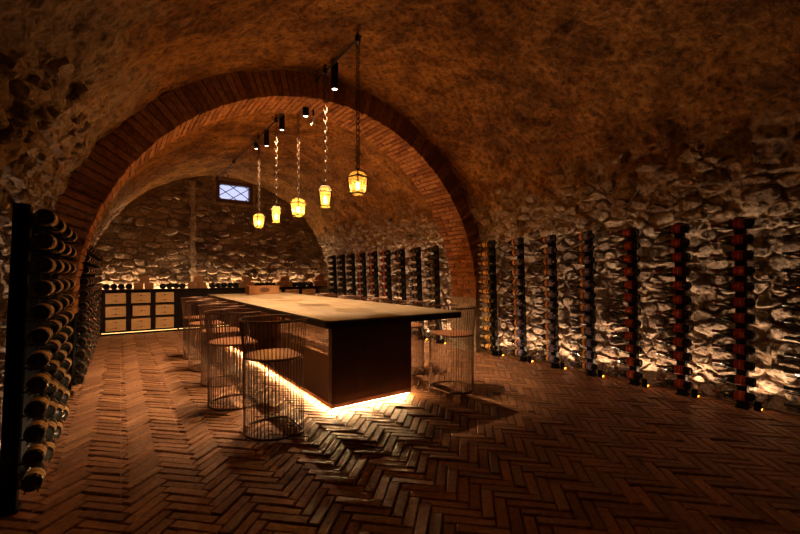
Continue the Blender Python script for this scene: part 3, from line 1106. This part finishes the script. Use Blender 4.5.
sp = MB().box(-.565, -.365, CY0 + .01, CY1, .0, CT - .036).build('filler_panel', M['panel'])
tag(sp, 'dark brown panel closing the left end of the cabinets', 'panel')
ls = empty('led_profile', (2.19, CY1 + .05, CT - .03))
tag(ls, 'glowing light strip behind the worktop washing up the end wall', 'light strip')
MB().box(-2.8, 2.8, -.020, .020, -.012, 0).build('profile', M['black_metal'], ls)
MB().box(-2.78, 2.78, -.014, .014, 0, .006).build('diffuser', M['led_wall'], ls)
MB().box(-2.8, 2.8, -.045, -.02, -.03, -.012).build('bracket', M['black_metal'], ls)

def px2x(px, Y):
    u = (px - 400) / FPX
    return Y * (math.sin(YAW) + math.cos(YAW) * u) / (math.cos(YAW) - math.sin(YAW) * u)
# stacks of three little crates: two below, one on top
pw, ph, pd = .185, .145, .30
for k, (pc, nm) in enumerate(((91, 'leftmost'), (144, 'second'), (198, 'third'), (247, 'fourth'), (285.5, 'fifth'), (321, 'rightmost'))):
    xc = px2x(pc, CY0 + .06)
    for q, (dx, dz, w_) in enumerate(((-pw / 2 - .007, 0, 'left box'), (pw / 2 + .007, 0, 'right box'), (0.01, ph + .001, 'top box'))):
        if k == 0 and q == 0:
            continue
        o = crate(xc + dx - pw / 2, xc + dx + pw / 2, CY0 + .05, CY0 + .05 + pd, CT + .001 + dz, CT + .001 + dz + ph, 'brown wooden box on worktop, %s of %s pile from left' % (w_, nm if k else 'leftmost'), 'brown boxes on the worktop', 'crate_dark', False, 'wooden_box')
# lying bottles, bases to the room
for g, (pa, pb, n, nm) in enumerate(((106, 127, 4, 'left of second box pile'), (163, 183, 4, 'left of third box pile'), (213, 233, 5, 'left of fourth box pile'), (258, 272, 4, 'left of fifth box pile'), (295, 311, 4, 'left of rightmost box pile'))):
    xa, xb = px2x(pa, CY0 + .03), px2x(pb, CY0 + .03)
    st = max((xb - xa) / (n - 1), .138)
    for k in range(n):
        mw = Matrix.Translation((xa + st * k, CY0 + .02, CT + .068)) @ Matrix.Rotation(random.uniform(-3, 3), 4, 'Y') @ Matrix.Scale(1.38, 4)
        bottle('plain', mw, 'dark bottle lying on worktop, %s from left in row %s' % (ORD[k], nm), 'bottles lying on the worktop')

# ------------------------------------------------------------------ rods, spots and lanterns
RX, RZ = 2.07, 3.875
def rod(y0, y1, label, yb):
    r = tag(empty('ceiling_rod', (RX, y0, RZ)), label, 'rod')
    MB().tube([(0, 0, 0), (0, (y1 - y0) / 2, 0), (0, y1 - y0, 0)], .013, 8).build('bar', M['iron'], r)
    for yy in yb:
        b = MB(); b.lathe([(.0, -.03), (.03, -.03), (.034, .0), (.03, .035), (.012, .05), (.010, .13), (.0, .13)], 10, 'z', (0, yy - y0, 0))
        b.build('bracket', M['iron'], r)
    return r
rod(3.62, 4.775, 'short black iron rod on the vault in front of the arch', (3.68, 4.50))
rr = rod(5.405, 11.24, 'long black iron rod along the vault behind the arch', (5.50, 6.38, 7.36, 9.3, 11.1))
hk = MB(); hk.tube([(0.05 * math.cos(a), 4.75 - 0.0, -.12 + .05 * math.sin(a)) for a in [2 * PI * k / 16 for k in range(16)]], .007, 6, True)
hk.tube([(0, 4.75, 0), (0, 4.75, -.07)], .006, 6)
hk.build('hanging_ring', M['iron'], rr)

def spot(y, ztop, L, label, power, aim, x=RX, spotang=2.0, bl=.9):
    r = tag(empty('ceiling_spotlight', (x, y, ztop - L)), label, 'spotlight', 'black ceiling spotlights')
    b = MB(); b.lathe([(.030, .012), (.040, .0), (.043, .002), (.043, L - .004), (.039, L), (.0, L)], 18)
    b.build('housing', M['black_metal'], r, True)
    e = MB(); e.lathe([(.0, .010), (.036, .010), (.036, .014), (.0, .014)], 18)
    e.build('lens', M['spot_lens'], r)
    if x != RX:
        MB().box(min(0, RX - x), max(0, RX - x), -.012, .012, L - .06, L - .03).build('arm', M['black_metal'], r)
    d = Vector(aim) - Vector((x, y, ztop - L))
    o = light('spot_beam', 'SPOT', (0, 0, .004), power, (1.0, 0.64, 0.33), r, .03, d.to_track_quat('-Z', 'Y').to_euler(), spot=spotang, blend=bl)
spot(4.34, 3.93, .33, 'black cylinder spotlight in front of the arch, nearest', L_SPOT * 1.0, (2.5, 4.9, .0), RX + .05, 1.45, .5)
spot(5.13, 3.66, .14, 'short black spotlight under the brick arch', L_SPOT * .9, (2.3, 5.5, .0), RX, 1.7, .5)
spot(6.25, 3.93, .25, 'black cylinder spotlight behind the arch, middle of the table', L_SPOT, (2.15, 6.4, .9), RX + .05)
spot(7.06, 3.93, .29, 'black cylinder spotlight behind the arch, farthest', L_SPOT, (2.15, 7.4, .9), RX + .05)
spot(7.7, 3.88, .12, 'short black spotlight aimed at the end wall cabinets', L_SPOT * .6, (1.2, 10.7, .3), RX + .05, 0.9)
# small bracket camera next to the arch spot
cmr = tag(empty('wall_bracket', (2.185, 5.14, 3.5)), 'small curved white and black cable hook under the brick arch', 'hook')
MB().tube([(0, 0, .16), (0, 0, .06)], .012, 8).build('stem', M['black_metal'], cmr)
MB().tube([(0.0, 0, .06), (.0, -.01, .01), (-.015, -.02, -.05), (-.045, -.03, -.09)], .012, 8).build('cable_loop', M['cap_white'], cmr)

link_t = [MB().tube([(.020 * math.cos(a), 0, .036 * math.sin(a)) for a in [2 * PI * k / 12 for k in range(12)]], .0062, 5, True)]
def chain_mesh(L):
    b = MB()
    n = int(L / .058)
    for k in range(n):
        z = L - (k + .5) * L / n
        c, s_ = (1, 0) if k % 2 else (0, 1)
        b.add([(x * c - y * s_, x * s_ + y * c, zz + z) for x, y, zz in link_t[0].v], link_t[0].f)
    return b
def lantern(y, zb, rz, label, power=1.0, hgt=.27, wt=.155, wb=.115, x=RX):
    r = tag(empty('hanging_lantern', (x, y, zb), (0, 0, rz)), label, 'lantern', 'glowing lanterns over the table')
    a, c = wt / 2, wb / 2
    zs, ht = hgt * .70, hgt * .92          # shoulder and top of roof
    q = wt * .30
    corners = lambda s, z: [(-s, -s, z), (s, -s, z), (s, s, z), (-s, s, z)]
    B, T, P = corners(c, .012), corners(a, zs), corners(q, ht)
    f = MB()
    for ring in (B, T, P):
        for i in range(4):
            f.tube([ring[i], ring[(i + 1) % 4]], .009, 4)
    for i in range(4):
        f.tube([B[i], T[i]], .009, 4); f.tube([T[i], P[i]], .008, 4)
    f.build('frame', M['iron'], r)
    bp = MB(); bp.prism([(-c, -c), (c, -c), (c, c), (-c, c)], .0, .008); bp.build('bottom_plate', M['amber'], r)
    for i in range(4):
        j = (i + 1) % 4
        for lo, hi, nm in ((B, T, 'pane'), (T, P, 'roof_pane')):
            g = MB(); sh = .985
            quad = [lo[i], lo[j], hi[j], hi[i]]
            g.add([(p[0] * sh, p[1] * sh, p[2]) for p in quad] + [(p[0] * .955, p[1] * .955, p[2]) for p in quad],
                  [(0, 1, 2, 3), (7, 6, 5, 4), (0, 4, 5, 1), (1, 5, 6, 2), (2, 6, 7, 3), (3, 7, 4, 0)])
            g.build(nm, M['amber'], r)
    cp = MB(); cp.prism([(-q, -q), (q, -q), (q, q), (-q, q)], ht - .004, ht + .008)
    cp.tube([(0, 0, ht), (0, 0, hgt + .015)], .008, 6)
    cp.build('top_cap', M['iron'], r)
    bl = MB(); bl.lathe([(.0, .05), (.012, .055), (.020, .08), (.018, .11), (.009, .135), (.0, .14)], 10)
    bl.build('bulb', M['bulb'], r, True)
    MB().tube([(0, 0, .135), (0, 0, ht)], .006, 6).build('bulb_holder', M['iron'], r)
    ch = chain_mesh(RZ - .02 - zb - hgt - .005)
    ch.v = [(vx, vy, vz + hgt + .005) for vx, vy, vz in ch.v]
    ch.build('chain', M['chain'], r)
    light('lantern_light', 'POINT', (0, 0, .10), L_LANTERN * power, WARM, r, .03)
D2 = math.radians
lantern(3.68, 2.21, D2(-29 + 45), 'glowing amber lantern on chain, nearest of five over the table', 0.2)
lantern(4.50, 2.19, D2(-25), 'glowing amber lantern on chain, second nearest of five, turned flat-on', 0.4)
lantern(5.41, 2.19, D2(-21 + 45), 'glowing amber lantern on chain, middle one of five over the table')
lantern(6.38, 2.21, D2(-18), 'glowing amber lantern on chain, fourth of five, beside the farthest', 1.0)
lantern(7.36, 2.22, D2(-16 + 30), 'glowing amber lantern on chain, farthest of five, below the window', 0.9)
